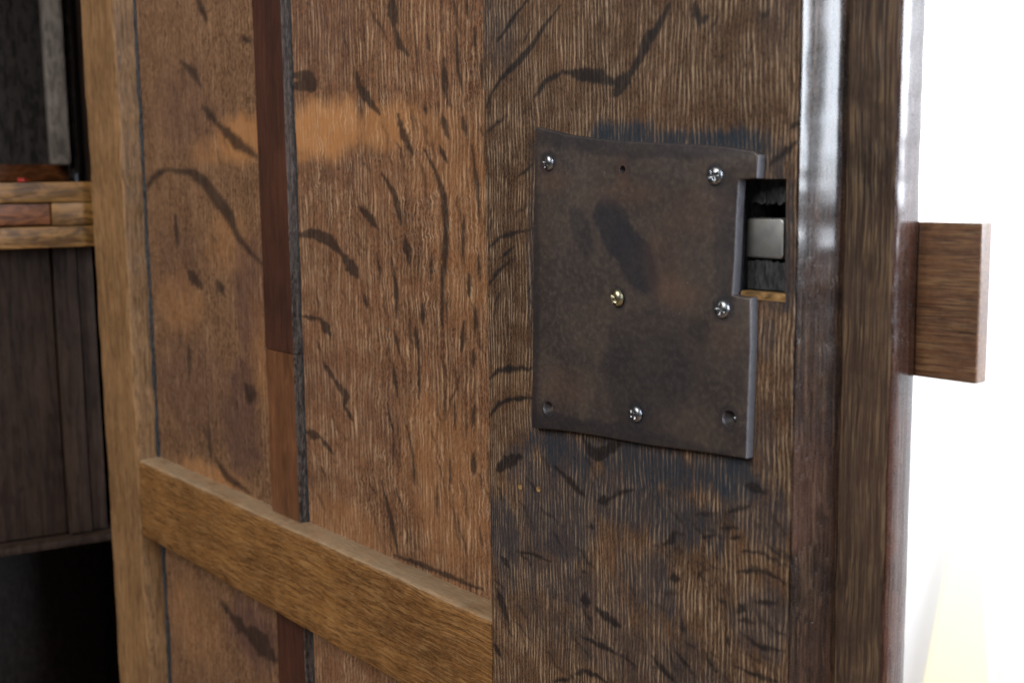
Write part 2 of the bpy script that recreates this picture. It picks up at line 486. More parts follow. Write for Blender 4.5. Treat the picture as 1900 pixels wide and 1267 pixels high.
        rgh = k.math('ADD', rgh, k.math('MULTIPLY', fl, 0.15))
        h = k.math('SUBTRACT', h, k.math('MULTIPLY', fl, 0.12))
    if dust:
        g = k.t.nodes.new('ShaderNodeNewGeometry')
        nz = k.xyz(g.outputs['True Normal'])[2]
        dn = k.noise(k.tc, 60, 3)
        col = k.mix(k.math('MULTIPLY', k.rng(nz, 0.35, 0.8), k.math('MULTIPLY', k.rng(dn, 0.25, 0.6, 0.5, 1.0), dust)), col, (0.30, 0.24, 0.17))
    k.put(k.p.inputs['Base Color'], col)
    k.put(k.p.inputs['Roughness'], rgh)
    k.p.inputs['Specular IOR Level'].default_value = spec
    k.p.inputs['Coat Weight'].default_value = coat
    k.p.inputs['Coat Roughness'].default_value = 0.16
    k.bump(h, bump, 0.8)
    return k.m


def metal(name, base, rough, metallic=1.0, grime=(0.05, 0.045, 0.035), amount=0.6, nscale=350):
    k = NT(name)
    n = k.noise(k.tc, nscale, 3, 0.6)
    col = k.mix(k.math('MULTIPLY', k.rng(n, 0.5, 0.72), amount), base, grime)
    k.put(k.p.inputs['Base Color'], col)
    k.put(k.p.inputs['Metallic'], metallic)
    k.put(k.p.inputs['Roughness'], k.math('ADD', rough, k.math('MULTIPLY', n, 0.2)))
    k.bump(n, 0.0002, 0.4)
    return k.m


def plate_mat():
    k = NT('old_iron')
    wob = k.noise(k.tc, 70, 3, 0.6)
    n1 = k.noise(k.tc, 38, 4, 0.65)
    n2 = k.noise(k.tc, 420, 3, 0.65)
    col = k.mix(k.rng(n1, 0.35, 0.66), (0.026, 0.020, 0.019), (0.045, 0.033, 0.028))
    col = k.mix(k.rng(n2, 0.42, 0.75, 0.0, 0.35), col, (0.085, 0.065, 0.052))
    # two swipes of darker oil and scattered rust
    def ell(cx, cz, rx, rz, ang, soft=0.5):
        v = k.vec('SUBTRACT', k.tc, (cx / 1000, 0, cz / 1000))
        s = k.xyz(v)
        ca, sa = math.cos(ang), math.sin(ang)
        u = k.math('ADD', k.math('MULTIPLY', s[0], ca * 1000 / rx), k.math('MULTIPLY', s[2], sa * 1000 / rx))
        w = k.math('SUBTRACT', k.math('MULTIPLY', s[2], ca * 1000 / rz), k.math('MULTIPLY', s[0], sa * 1000 / rz))
        r = k.vec('LENGTH', k.comb(u, w, 0.0), (0, 0, 0))
        r = k.math('ADD', r, k.math('MULTIPLY', k.math('SUBTRACT', wob, 0.5), 0.9))
        return k.rng(r, 1.0 - soft / 2, 1.0 + soft / 2, 1.0, 0.0)
    for (cx, cz, rx, rz, ang, a) in ((0, 31, 14, 10, -0.8, 0.85), (14, 16, 20, 9.5, -0.95, 0.85), (-20, 27, 14, 6, -1.0, 0.55), (20, -36, 30, 20, 0.2, 0.25), (64, 30, 7, 26, 0, 0.45), (-55, 5, 6, 75, 0, 0.6), (10, -62, 75, 7, 0, 0.6), (15, 66, 70, 7, -0.06, 0.6), (25, -25, 34, 24, 0.3, 0.3)) + tuple((sx, sz, 5.4, 5.4, 0, 0.7) for sx, sz in SCREW_SPOTS) + tuple((sx, sz, 5.0, 5.0, 0, 0.5) for sx, sz in HOLE_SPOTS):
        col = k.mix(k.math('MULTIPLY', ell(cx, cz, rx, rz, ang, 0.35), a), col, (0.013, 0.012, 0.016))
    for (cx, cz, rx, rz, a) in ((37, 4, 14, 6, 0.34), (30, 17, 10, 14, 0.2), (-38, 50, 12, 6, 0.28), (64, -12, 8, 7, 0.25), (-33, -44, 16, 9, 0.25), (47, 37, 16, 9, 0.25), (6, 53, 4, 6, 0.4), (8, 44, 20, 5, 0.25)):
        col = k.mix(k.math('MULTIPLY', ell(cx, cz, rx, rz, 0, 1.2), a * 0.6), col, (0.125, 0.063, 0.040))
    spk = k.rng(k.noise(k.tc, 1300, 1), 0.74, 0.80)
    col = k.mix(k.math('MULTIPLY', spk, k.rng(n1, 0.5, 0.7, 0, 0.7)), col, (0.28, 0.24, 0.19))
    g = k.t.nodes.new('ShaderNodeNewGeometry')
    side_lit = k.math('MULTIPLY', k.rng(k.xyz(g.outputs['True Normal'])[0], 0.5, 0.85), k.rng(n2, 0.2, 0.6, 0.6, 1.0))  # right-facing sides only: window light put into the colour as paler grey
    col = k.mix(side_lit, col, (0.075, 0.073, 0.082))
    k.put(k.p.inputs['Base Color'], col)
    k.put(k.p.inputs['Metallic'], 0.25)
    k.put(k.p.inputs['Roughness'], k.math('ADD', 0.36, k.math('MULTIPLY', n2, 0.25)))
    k.bump(k.math('ADD', k.math('MULTIPLY', n2, 0.5), k.math('MULTIPLY', wob, 1.2)), 0.0004, 0.3)
    return k.m


def plain(name, base, rough=0.8, var=0.1, scale=6):
    k = NT(name)
    n = k.noise(k.tc, scale, 3)
    k.put(k.p.inputs['Base Color'], k.mix(n, tuple(c * (1 - var) for c in base), tuple(min(1, c * (1 + var)) for c in base)))
    k.p.inputs['Roughness'].default_value = rough
    k.bump(k.noise(k.tc, scale * 40, 2), 0.001, 0.2)
    return k.m


M = {}
M['panel_oak'] = wood('panel_oak', (0.045, 0.020, 0.011), (0.188, 0.090, 0.046), (0.55, 0.39, 0.25), pore=1400, stretch=22, dash=0.6, ripple=0.006, patch=0.7, grit=0.45, pits=0.45, rings=270, fop=0.93, fibc=2.3, bump=0.0007)
M['left_oak'] = wood('left_oak', (0.050, 0.024, 0.013), (0.175, 0.094, 0.050), (0.34, 0.22, 0.13), rings=230, pore=900, stretch=12, dash=0.4, patch=0.7, ripple=0.004, seed=5, fop=0.93)
M['stile_oak'] = wood('stile_oak', (0.016, 0.009, 0.006), (0.098, 0.052, 0.028), (0.48, 0.35, 0.24), pore=2100, stretch=14, dash=0.58, pits=0.4, patch=0.8, grit=0.4, rings=440, seed=2, warp=0.006, fleck=(0.005, 0.004, 0.005), fibc=1.9)
M['edge_oak'] = wood('edge_oak', (0.006, 0.004, 0.003), (0.036, 0.017, 0.011), (0.12, 0.07, 0.04), grit=0.12, spec=0.2, pore=900, stretch=40, dash=0.4, rough=0.28, marks=False, seed=7, bump=0.0012, coat=0.8, patch=2.0)
M['lip_oak'] = wood('lip_oak', (0.014, 0.009, 0.007), (0.055, 0.033, 0.023), (0.30, 0.20, 0.11), grit=0.15, spec=0.25, pore=1300, stretch=40, dash=0.42, pits=0.35, rough=0.34, marks=False, seed=33, bump=0.0008, coat=0.3, warp=0.004)
M['rim_oak'] = wood('rim_oak', (0.008, 0.003, 0.002), (0.032, 0.012, 0.007), (0.08, 0.036, 0.02), grit=0.1, spec=0.2, pore=650, stretch=40, dash=0.35, rough=0.28, marks=False, seed=35, bump=0.0007, coat=0.8)
M['hinge_oak'] = wood('hinge_oak', (0.085, 0.044, 0.019), (0.215, 0.120, 0.055), (0.30, 0.19, 0.10), pore=420, stretch=16, dash=0.3, grit=0.2, marks=False, seed=9, rough=0.45)
M['rail_oak'] = wood('rail_oak', (0.060, 0.026, 0.009), (0.185, 0.088, 0.028), (0.36, 0.22, 0.095), axis='X', pore=800, stretch=16, dash=0.4, marks=False, seed=11, dust=0.45, fibc=2.4, grit=0.2)
M['muntin_oak'] = wood('muntin_oak', (0.020, 0.010, 0.008), (0.064, 0.025, 0.016), (0.09, 0.036, 0.018), grit=0.08, pore=260, stretch=20, dash=0.2, fibc=0.7, pits=0.2, patch=1.0, marks=False, seed=13, rough=0.35)
M['muntin_red'] = wood('muntin_red', (0.045, 0.020, 0.010), (0.130, 0.056, 0.027), (0.24, 0.10, 0.04), grit=0.08, pore=260, stretch=10, dash=0.3, fibc=0.8, pits=0.2, marks=False, seed=15, rough=0.38)
M['muntin_side_lit'] = wood('muntin_side_lit', (0.014, 0.011, 0.010), (0.095, 0.078, 0.072), (0.20, 0.15, 0.12), pore=700, stretch=30, dash=0.5, marks=False, seed=14)  # greyer and paler than the face: edge light put into the colour
M['block_oak'] = wood('block_oak', (0.026, 0.010, 0.005), (0.092, 0.042, 0.019), (0.24, 0.15, 0.07), grit=0.2, coat=1.0, warp=0.003, axis='X', pore=1000, stretch=20, dash=0.5, marks=False, seed=17, rough=0.4)
M['stain_shade_oak'] = wood('stain_shade_oak', (0.006, 0.007, 0.010), (0.026, 0.028, 0.032), (0.075, 0.075, 0.075), pore=650, stretch=7, dash=0.5, marks=False, seed=19, bump=0.0015, rough=0.6)  # blue-black pocket wood, also used as painted shade in the joints
M['sill_oak'] = wood('sill_oak', (0.06, 0.035, 0.014), (0.24, 0.14, 0.055), (0.34, 0.22, 0.10), axis='X', marks=False, seed=21)
M['shelf_oak'] = wood('shelf_oak', (0.045, 0.019, 0.004), (0.17, 0.080, 0.020), (0.25, 0.14, 0.04), axis='Y', pore=160, stretch=10, dash=0.5, marks=False, seed=23)
M['red_oak'] = wood('red_oak', (0.05, 0.016, 0.005), (0.13, 0.042, 0.012), (0.18, 0.07, 0.02), axis='Y', pore=200, marks=False, seed=25)
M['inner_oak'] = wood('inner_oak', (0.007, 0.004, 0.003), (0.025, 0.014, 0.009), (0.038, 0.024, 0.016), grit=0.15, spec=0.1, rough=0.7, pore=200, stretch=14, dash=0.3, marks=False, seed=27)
M['void_shade_oak'] = wood('void_shade_oak', (0.004, 0.003, 0.003), (0.012, 0.008, 0.007), (0.02, 0.012, 0.01), marks=False)  # near-black: shade of the open lower compartment put into the colour
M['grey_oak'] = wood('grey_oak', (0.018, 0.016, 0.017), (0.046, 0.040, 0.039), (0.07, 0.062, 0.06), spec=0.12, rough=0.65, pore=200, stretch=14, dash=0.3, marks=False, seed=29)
M['pale_oak'] = wood('pale_oak', (0.13, 0.115, 0.105), (0.26, 0.23, 0.21), (0.32, 0.29, 0.27), pore=200, stretch=14, dash=0.3, marks=False, seed=30)
M['iron'] = plate_mat()
M['steel'] = metal('screw_steel', (0.19, 0.20, 0.22), 0.24, amount=0.75, nscale=520)
M['brass'] = metal('brass_screw', (0.26, 0.24, 0.17), 0.24, amount=0.85, grime=(0.10, 0.075, 0.03), nscale=600)
M['bolt'] = metal('bolt_steel', (0.33, 0.335, 0.34), 0.36, amount=0.5, grime=(0.20, 0.19, 0.13), nscale=130)
M['rust'] = metal('rust', (0.10, 0.045, 0.03), 0.5, metallic=0.2, nscale=900)
M['wall'] = plain('white_plaster', (0.77, 0.80, 0.82), 0.9, 0.02)
M['floor'] = plain('floor_boards', (0.20, 0.13, 0.08), 0.6, 0.2)
M['pine'] = plain('pale_pine', (0.86, 0.81, 0.58), 0.7, 0.02)
M['red'] = plain('red_paint', (0.45, 0.03, 0.02), 0.35)

# ------------------------------------------------------------------ mesh helpers
COL = scn.collection


def empty(name, loc, label, cat, rz=0.0):
    o = bpy.data.objects.new(name, None)
    COL.objects.link(o)
    o.empty_display_size = 0.05
    o.location = loc
    o.rotation_euler = (0, 0, rz)
    o['label'] = label
    o['category'] = cat
    return o


def link(name, me, mat, parent=None, label=None, local=False):
    me.materials.append(mat)
    o = bpy.data.objects.new(name, me)
    COL.objects.link(o)
    if parent is not None:
        o.parent = parent
        if not local:                              # mesh is in the root thing's door coordinates
            r = parent
            if r.parent is None:
                o.location = -Vector(r.location)
    if label:
        o['label'] = label
    return o


def smooth(me, ang=35):
    for p in me.polygons:
        p.use_smooth = True
    me.set_sharp_from_angle(angle=math.radians(ang))


def sweep(profile, stations, axis, marks=None, holes=(), wob=0.0002, seed=0.0):
    """profile: (s, y) points of an open section, back to back; swept along Z (s = x) or X (s = z)."""
    pr = np.array(profile)
    st = np.array(stations)
    n, m = len(pr), len(st)
    S = np.repeat(pr[:, 0][None, :], m, 0)
    Y = np.repeat(pr[:, 1][None, :], m, 0)
    A = np.repeat(st[:, None], n, 1)
    S0 = S.copy()
    S = S + (fbm(A * 55 + seed, Y * 30 + S * 4 + seed, 3) - 0.5) * wob * 3
    Y = Y + (fbm(S0 * 70 + seed, A * 30 + 7, 3) - 0.5) * wob * 2.4
    X, Z = (S, A) if axis == 'Z' else (A, S)
    co = np.stack([X, Y, Z], -1).reshape(-1, 3)
    faces = []
    for j in range(m - 1):
        for i in range(n - 1):
            a, b, c, d = j * n + i, j * n + i + 1, (j + 1) * n + i + 1, (j + 1) * n + i
            if holes:
                sc, ac = (pr[i, 0] + pr[i + 1, 0]) / 2, (st[j] + st[j + 1]) / 2
                if abs(pr[i, 1] - pr[i + 1, 1]) < 1e-4 and any(h[0] < sc < h[1] and h[2] < ac < h[3] for h in holes):
                    continue
            faces.append((a, b, c, d) if axis == 'Z' else (d, c, b, a))
    lo, hi = list(range(n)), [(m - 1) * n + i for i in range(n)]
    faces.append(lo[::-1] if axis == 'Z' else lo)
    faces.append(hi if axis == 'Z' else hi[::-1])
    faces += [(j * n + n - 1, j * n, (j + 1) * n, (j + 1) * n + n - 1) if axis == 'Z' else
              ((j + 1) * n + n - 1, (j + 1) * n, j * n, j * n + n - 1) for j in range(m - 1)]
    me = bpy.data.meshes.new('board')
    me.from_pydata(co.tolist(), [], faces)
    if marks is not None:
        at = me.attributes.new('marks', 'FLOAT_COLOR', 'POINT')
        at.data.foreach_set('color', marks(co[:, 0] * 1000, co[:, 2] * 1000).astype(np.float32).ravel())
    smooth(me)
    return me


def lin(a, b, step):
    n = max(1, int(round(abs(b - a) / step)))
    return [a + (b - a) * i / n for i in range(n + 1)]


def stations(lo, a, b, hi, fine, coarse=0.03):
    return lin(lo, a, coarse)[:-1] + lin(a, b, fine)[:-1] + lin(b, hi, coarse)


def flat(s0, s1, yf, yb, step, ch=0.0008):
    return [(s0, yb), (s0, yf + ch), (s0 + ch * 0.3, yf + ch * 0.3)] + [(s, yf) for s in lin(s0 + ch, s1 - ch, step)] + \
           [(s1 - ch * 0.3, yf + ch * 0.3), (s1, yf + ch), (s1, yb)]


def box(x0, x1, y0, y1, z0, z1, bev=0.001, seg=2):
    bm = bmesh.new()
    bmesh.ops.create_cube(bm, size=1)
    for v in bm.verts:
        v.co = Vector(((x0 + x1) / 2 + v.co.x * (x1 - x0), (y0 + y1) / 2 + v.co.y * (y1 - y0), (z0 + z1) / 2 + v.co.z * (z1 - z0)))
    if bev:
        bmesh.ops.bevel(bm, geom=bm.edges[:], offset=bev, segments=seg, profile=0.6, affect='EDGES')
    me = bpy.data.meshes.new('box')
    bm.to_mesh(me)
    bm.free()
    smooth(me)
    return me


def slab_poly(pts, y0, y1):
    """closed (x, z) outline between y0 (front) and y1."""
    n = len(pts)
    v = [(p[0], y0, p[1]) for p in pts] + [(p[0], y1, p[1]) for p in pts]
    f = [tuple(range(n)), tuple(range(2 * n - 1, n - 1, -1))] + [(i, i + n, (i + 1) % n + n, (i + 1) % n) for i in range(n)]
    me = bpy.data.meshes.new('slab')
    me.from_pydata(v, [], f)
    return me


# ------------------------------------------------------------------ the setting
def struct(name, me, mat):
    o = link(name, me, mat)
    o['kind'] = 'structure'
    return o


struct('wall', box(-4.0, 3.0, 2.2, 2.3, -1.45, 1.6, 0), M['wall'])
struct('floor', box(-4.0, 3.0, -3.0, 2.2, -1.5, -1.45, 0), M['floor'])

# ------------------------------------------------------------------ the door
BASE = (-0.61, 0.015, -0.75)
door = empty('cupboard_door', BASE, 'open old oak cupboard door with iron lock plate, seen on its inner side', 'door')
ZLO, ZHI = -0.75, 0.62
RIGHT_FLECKS += thin_flecks(70, -240, -112, -170, 190, -74, 8, 30, 3) + thin_flecks(24, -320, -230, -170, 190, -50, 6, 16, 4)
STILE_FLECKS += thin_flecks(46, -92, 88, -205, -72, -32, 5, 16, 5) + thin_flecks(26, 20, 88, -200, -80, -12, 5, 14, 6) + thin_flecks(16, -94, -58, -60, 140, 50, 5, 16, 7) + thin_flecks(8, 0, 80, 78, 140, 62, 4, 10, 8)
LEFT_FLECKS += thin_flecks(34, -565, -370, -170, 240, -60, 6, 20, 9)


def four(x, r=None, g=None, b=None, a=None):
    z = np.zeros_like(x)
    return np.stack([z if c is None else c for c in (r, g, b, a)], -1)


def stile_marks(x, z):
    return four(x, fleck_field(x, z, STILE_FLECKS, 1.35), blob_field(x, z, STILE_IRON, 1.1), None, None)


def right_marks(x, z):
    return four(x, fleck_field(x, z, RIGHT_FLECKS, 1.5, 0.45), None, blob_field(x, z, RIGHT_WARM, 0.7, 0.3), blob_field(x, z, RIGHT_PLUM))


def left_marks(x, z):
    return four(x, fleck_field(x, z, LEFT_FLECKS + LOWER_FLECKS, 1.7, 1.0), None, blob_field(x, z, LEFT_WARM, 0.7, 0.3), blob_field(x, z, LEFT_PLUM))


PX0, PX1, PZ0, PZ1 = 0.0664, 0.0892, 0.0052, 0.0499      # pocket cut for the bolt
prof = [(-0.0955, 0.030), (-0.0955, 0.0010), (-0.0950, 0.0002)] + [(x, 0.0) for x in lin(-0.0945, PX0, 0.0008)[:-1]] + \
       [(x, 0.0) for x in lin(PX0, PX1, 0.0008)[:-1]] + [(x, 0.0) for x in lin(PX1, 0.0938, 0.0008)] + [(0.0938, 0.030)]
st = lin(ZLO, -0.22, 0.03)[:-1] + lin(-0.22, PZ0, 0.0008)[:-1] + lin(PZ0, PZ1, 0.0008)[:-1] + lin(PZ1, 0.15, 0.0008)[:-1] + lin(0.15, ZHI, 0.03)
stile = link('lock_stile', sweep(prof, st, 'Z', stile_marks, [(PX0, PX1, PZ0, PZ1)]), M['stile_oak'], door)

# moulded closing edge: cove, fillet and outer lip
cove = [(0.0939, 0.0300), (0.0939, 0.0004), (0.0942, 0.0001), (0.0948, 0.0004), (0.0952, 0.0020), (0.0957, 0.0050), (0.0963, 0.0080), (0.0971, 0.0108), (0.0981, 0.0135),
        (0.0992, 0.0157), (0.1003, 0.0173), (0.1013, 0.0183), (0.1020, 0.0187), (0.1022, 0.0300)]
link('cove_moulding', sweep(cove, stations(ZLO, -0.22, 0.16, ZHI, 0.0015), 'Z', wob=0.00025, seed=3), M['edge_oak'], door)
lip = [(0.1024, 0.0324), (0.1024, 0.0180), (0.1028, 0.0174)] + [(x, 0.0172 + (x - 0.1033) * 0.07) for x in lin(0.1033, 0.1222, 0.0015)] + \
      [(0.1228, 0.0188), (0.1229, 0.0324)]
link('edge_lip', sweep(lip, stations(ZLO, -0.22, 0.16, ZHI, 0.0015), 'Z', wob=0.00025, seed=8), M['lip_oak'], door)
rim = [(0.12295, 0.0324), (0.12295, 0.0187), (0.1233, 0.0190), (0.1238, 0.0197), (0.1241, 0.0207), (0.1242, 0.0240), (0.1243, 0.0280), (0.1241, 0.0318), (0.1237, 0.0325)]
link('outer_rim', sweep(rim, stations(ZLO, -0.22, 0.16, ZHI, 0.0015), 'Z', wob=0.0003, seed=8), M['rim_oak'], door, 'reddish rim along the closing edge')

# hinge stile, rails, muntins, panels
hst = [(-0.645, 0.030), (-0.645, 0.002), (-0.644, 0.0004)] + [(x, 0.0) for x in lin(-0.642, -0.5752, 0.006)] + \
      [(-0.5738, 0.0003), (-0.5728, 0.0010), (-0.5724, 0.0022), (-0.5722, 0.006), (-0.5716, 0.012), (-0.5712, 0.0165), (-0.5712, 0.030)]
link('hinge_stile', sweep(hst, stations(ZLO, -0.45, 0.25, ZHI, 0.004), 'Z', wob=0.0006, seed=5), M['hinge_oak'], door)


link('gap_shade_strip', sweep([(-0.5713, 0.0200), (-0.5713, 0.0158), (-0.5704, 0.0166), (-0.5690, 0.0172), (-0.5687, 0.0200)], stations(ZLO, -0.45, 0.25, ZHI, 0.004), 'Z', wob=0.0006, seed=4), M['stain_shade_oak'], door)  # solid dark strip painting the shadow between stile and panel


def rail(name, z0, z1):
    pr = [(z0, 0.0298), (z0, 0.003), (z0 + 0.0005, 0.0012)] + [(z, 0.0005) for z in lin(z0 + 0.0018, z1 - 0.0024, 0.006)] + \
         [(z1 - 0.0012, 0.0011), (z1 - 0.0004, 0.0022), (z1, 0.0045), (z1, 0.0298)]
    return link(name, sweep(pr, lin(-0.5708, -0.0959, 0.003), 'X', wob=0.0004, seed=2), M['rail_oak'], door)


rail('rail', -0.238, -0.174)
rail('rail', ZLO, ZLO + 0.09)
rail('rail', ZHI - 0.09, ZHI)

mun = [(-0.3600, 0.0195), (-0.3600, 0.0128), (-0.3593, 0.0121)] + [(x, 0.012) for x in lin(-0.3585, -0.3207, 0.004)] + [(-0.3203, 0.0121)]
for z0, z1, mm_ in ((-0.1738, -0.0612, 'muntin_red'), (-0.0606, ZHI - 0.0902, 'muntin_oak'), (ZLO + 0.0902, -0.2382, 'muntin_oak')):
    m_ = link('muntin', sweep(mun + [(-0.3205, 0.0195)], lin(z0, z1, 0.006), 'Z', wob=0.0003, seed=6), M[mm_], door)
    sd = [(-0.3204, 0.0198), (-0.3204, 0.0122), (-0.3200, 0.0120), (-0.3193, 0.0122), (-0.3191, 0.0140), (-0.3192, 0.0147), (-0.3190, 0.0152), (-0.3188, 0.0165), (-0.3186, 0.0198)]
    link('gap_shade_strip', sweep([(-0.3186, 0.0200), (-0.3186, 0.0172), (-0.3174, 0.0174), (-0.3172, 0.0200)], lin(z0 - 0.0002, z1, 0.004), 'Z', wob=0.0003, seed=4), M['stain_shade_oak'], m_)  # dark strip laid on the panel as the shadow beside the muntin
    e_ = link('muntin_edge', sweep(sd, lin(z0, z1, 0.004), 'Z', wob=0.0002, seed=9), M['muntin_side_lit'], m_)

for z0, z1, fine in ((-0.176, ZHI - 0.0885, True), (ZLO + 0.0885, -0.2362, False)):
    a, b = (-0.176, 0.21) if fine else (-0.33, -0.2362)
    stn = (lin(a, b, 0.0009)[:-1] + lin(b, z1, 0.03)) if fine else (lin(z0, a, 0.03)[:-1] + lin(a, b, 0.0012))
    link('panel', sweep(flat(-0.3385, -0.0952, 0.018, 0.0285, 0.0009), stn, 'Z', right_marks, wob=0.0004), M['panel_oak'], door)
    stn = (lin(a, 0.25, 0.002)[:-1] + lin(0.25, z1, 0.03)) if fine else (lin(z0, -0.45, 0.03)[:-1] + lin(-0.45, b, 0.002))
    link('panel', sweep(flat(-0.5715, -0.3390, 0.0182, 0.0285, 0.002), stn, 'Z', left_marks, wob=0.0006, seed=12), M['left_oak'], door)

# bolt pocket: blue-black walls, deep hole, sill
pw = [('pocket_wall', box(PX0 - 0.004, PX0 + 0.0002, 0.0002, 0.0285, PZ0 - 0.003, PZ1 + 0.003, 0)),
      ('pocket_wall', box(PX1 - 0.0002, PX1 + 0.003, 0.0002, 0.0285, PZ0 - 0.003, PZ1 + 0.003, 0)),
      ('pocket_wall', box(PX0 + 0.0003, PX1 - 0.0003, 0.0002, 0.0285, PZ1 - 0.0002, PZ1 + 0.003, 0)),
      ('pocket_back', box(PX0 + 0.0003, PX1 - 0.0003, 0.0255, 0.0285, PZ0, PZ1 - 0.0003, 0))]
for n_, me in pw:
    link(n_, me, M['stain_shade_oak'], stile, local=True)


def ragged(x0, x1, z0, z1, yf, yb, lower):
    """rough chiselled wood left in the pocket: face with a splintered free end."""
    nx = 26
    vs, fs = [], []
    for i in range(nx + 1):
        x = x0 + (x1 - x0) * i / nx
        j = (vnoise(np.array([x * 900.0]), np.array([z0 * 50]))[0] - 0.5) * 0.002
        for (z, y) in ((z0, yb), (z0 + (j if lower else 0), yf + j * 0.6), ((z0 + z1) / 2, yf + j * 0.8), (z1 + (0 if lower else j), yf + j * 0.4), (z1, yb)):
            vs.append((x, y, z))
    for i in range(nx):
        for k in range(4):
            a = i * 5 + k
            fs.append((a, a + 5, a + 6, a + 1))
    me = bpy.data.meshes.new('ragged')
    me.from_pydata(vs, [], fs)
    return me


link('pocket_block', ragged(PX0 + 0.0004, PX1 - 0.0006, 0.0405, PZ1 - 0.0004, 0.0070, 0.025, True), M['stain_shade_oak'], stile, local=True)
link('pocket_block', ragged(PX0 + 0.0004, PX1 - 0.0006, PZ0 + 0.0022, 0.0185, 0.0055, 0.025, False), M['stain_shade_oak'], stile, local=True)
link('pocket_sill', box(PX0 + 0.0015, PX1 + 0.0005, -0.0004, 0.0052, PZ0 - 0.0012, PZ0 + 0.0018, 0.0006), M['sill_oak'], stile, local=True)

# ------------------------------------------------------------------ lock plate, bolt, screws
PF = -0.0042
outl = [(p[0] / 1000, p[1] / 1000) for p in PLATE_OUTLINE]
bm = bmesh.new()
bm.from_mesh(slab_poly(outl, PF, -0.00005))
bmesh.ops.recalc_face_normals(bm, faces=bm.faces[:])
fe = [e for e in bm.edges if all(abs(v.co.y - PF) < 1e-6 for v in e.verts)]
bmesh.ops.bevel(bm, geom=fe, offset=0.0007, segments=3, profile=0.5, affect='EDGES')
me = bpy.data.meshes.new('plate')
bm.to_mesh(me)
bm.free()
plate = link('lock_plate', me, M['iron'], door)
cut = []
for i, (hx, hz) in enumerate(HOLE_SPOTS):
    r0, r1 = ((0.0032, 0.0015), (0.0032, 0.0015), (0.0015, 0.0012))[i]
    b2 = bmesh.new()
    bmesh.ops.create_cone(b2, cap_ends=True, segments=28, radius1=r1, radius2=r0 * 1.25, depth=0.005,
                          matrix=Matrix.Translation((hx / 1000, PF + 0.0016, hz / 1000)) @ Matrix.Rotation(math.radians(90), 4, 'X'))
    cm = bpy.data.meshes.new('cutter')
    b2.to_mesh(cm)
    b2.free()
    co = bpy.data.objects.new('cutter', cm)
    COL.objects.link(co)
    co.parent = door
    co.location = -Vector(BASE)
    md = plate.modifiers.new('hole', 'BOOLEAN')
    md.operation = 'DIFFERENCE'
    md.solver = 'EXACT'
    md.object = co
    cut.append(co)
bpy.context.view_layer.update()
ev = plate.evaluated_get(bpy.context.evaluated_depsgraph_get())
nm = bpy.data.meshes.new_from_object(ev)
plate.modifiers.clear()
plate.data = nm
for co in cut:
    bpy.data.objects.remove(co)
smooth(nm, 30)


def screw_mesh(R=0.0037, hgt=0.0021, cross=True):
    nr, na = 15, 64
    vs = [(0, -hgt + (0.0013 if cross else 0), 0)]
    for i in range(1, nr + 1):
        r = R * (i / nr)
        for j in range(na):
            a = 2 * math.pi * j / na
            x, z = r * math.cos(a), r * math.sin(a)
            y = -hgt * math.sqrt(max(0, 1 - (r / R) ** 2.4))
            if cross:
                w = R * 0.17
                q = max(0.0, 1 - (min(abs(x), abs(z)) / w) ** 3) if r < R * 0.66 else 0.0
                y += 0.0013 * q * (1 - (r / (R * 0.72)) ** 2)
            vs.append((x, min(y, 0), z))
    fs = [(0, 1 + (j + 1) % na, 1 + j) for j in range(na)]
    for i in range(nr - 1):
        for j in range(na):
            a, b = 1 + i * na + j, 1 + i * na + (j + 1) % na
            fs.append((a, b, b + na, a + na))
    me = bpy.data.meshes.new('screw')
    me.from_pydata(vs, [], fs)
    for p in me.polygons:
        p.flip()
    smooth(me, 40)
    return me


sm = screw_mesh()
for i, (sx, sz) in enumerate(SCREW_SPOTS):
    me = sm.copy() if i != 2 else screw_mesh(0.0041, 0.0027)
    o = link('screw', me, M['brass'] if i == 2 else M['steel'], plate, local=True)
    o.location = (sx / 1000, PF - 0.00005, sz / 1000)
    o.rotation_euler = (math.radians((3, -6, 8, -2, 5)[i]), math.radians((20, 70, 40, 12, 55)[i]), math.radians((-6, 4, -8, 5, -4)[i]))
for i, (hx, hz) in enumerate(HOLE_SPOTS[:2]):
    me = screw_mesh(0.0011, 0.0008, False)
    o = link('nail', me, M['rust'] if i == 0 else M['steel'], plate, local=True)
    o.location = (hx / 1000 + 0.0003, -0.0011, hz / 1000 - 0.0002)

bx0, bx1, bz0, bz1 = 0.0600, 0.0848, 0.0196, 0.0348
bm = bmesh.new()
bmesh.ops.create_cube(bm, size=1)
for v in bm.verts:
    v.co = Vector(((bx0 + bx1) / 2 + v.co.x * (bx1 - bx0), 0.0040 + 0.005 + v.co.y * 0.010, (bz0 + bz1) / 2 + v.co.z * (bz1 - bz0)))
ed = [e for e in bm.edges if all(v.co.x > 0.08 for v in e.verts) and abs(e.verts[0].co.y - e.verts[1].co.y) > 0.005]
bmesh.ops.bevel(bm, geom=ed, offset=0.0017, segments=5, profile=0.5, affect='EDGES')
bmesh.ops.bevel(bm, geom=[e for e in bm.edges if all(v.co.y < 0.0041 for v in e.verts)], offset=0.0007, segments=2, profile=0.5, affect='EDGES')
me = bpy.data.meshes.new('bolt')
bm.to_mesh(me)
bm.free()
smooth(me)
link('lock_bolt', me, M['bolt'], door, 'grey steel lock bolt showing in the dark pocket')

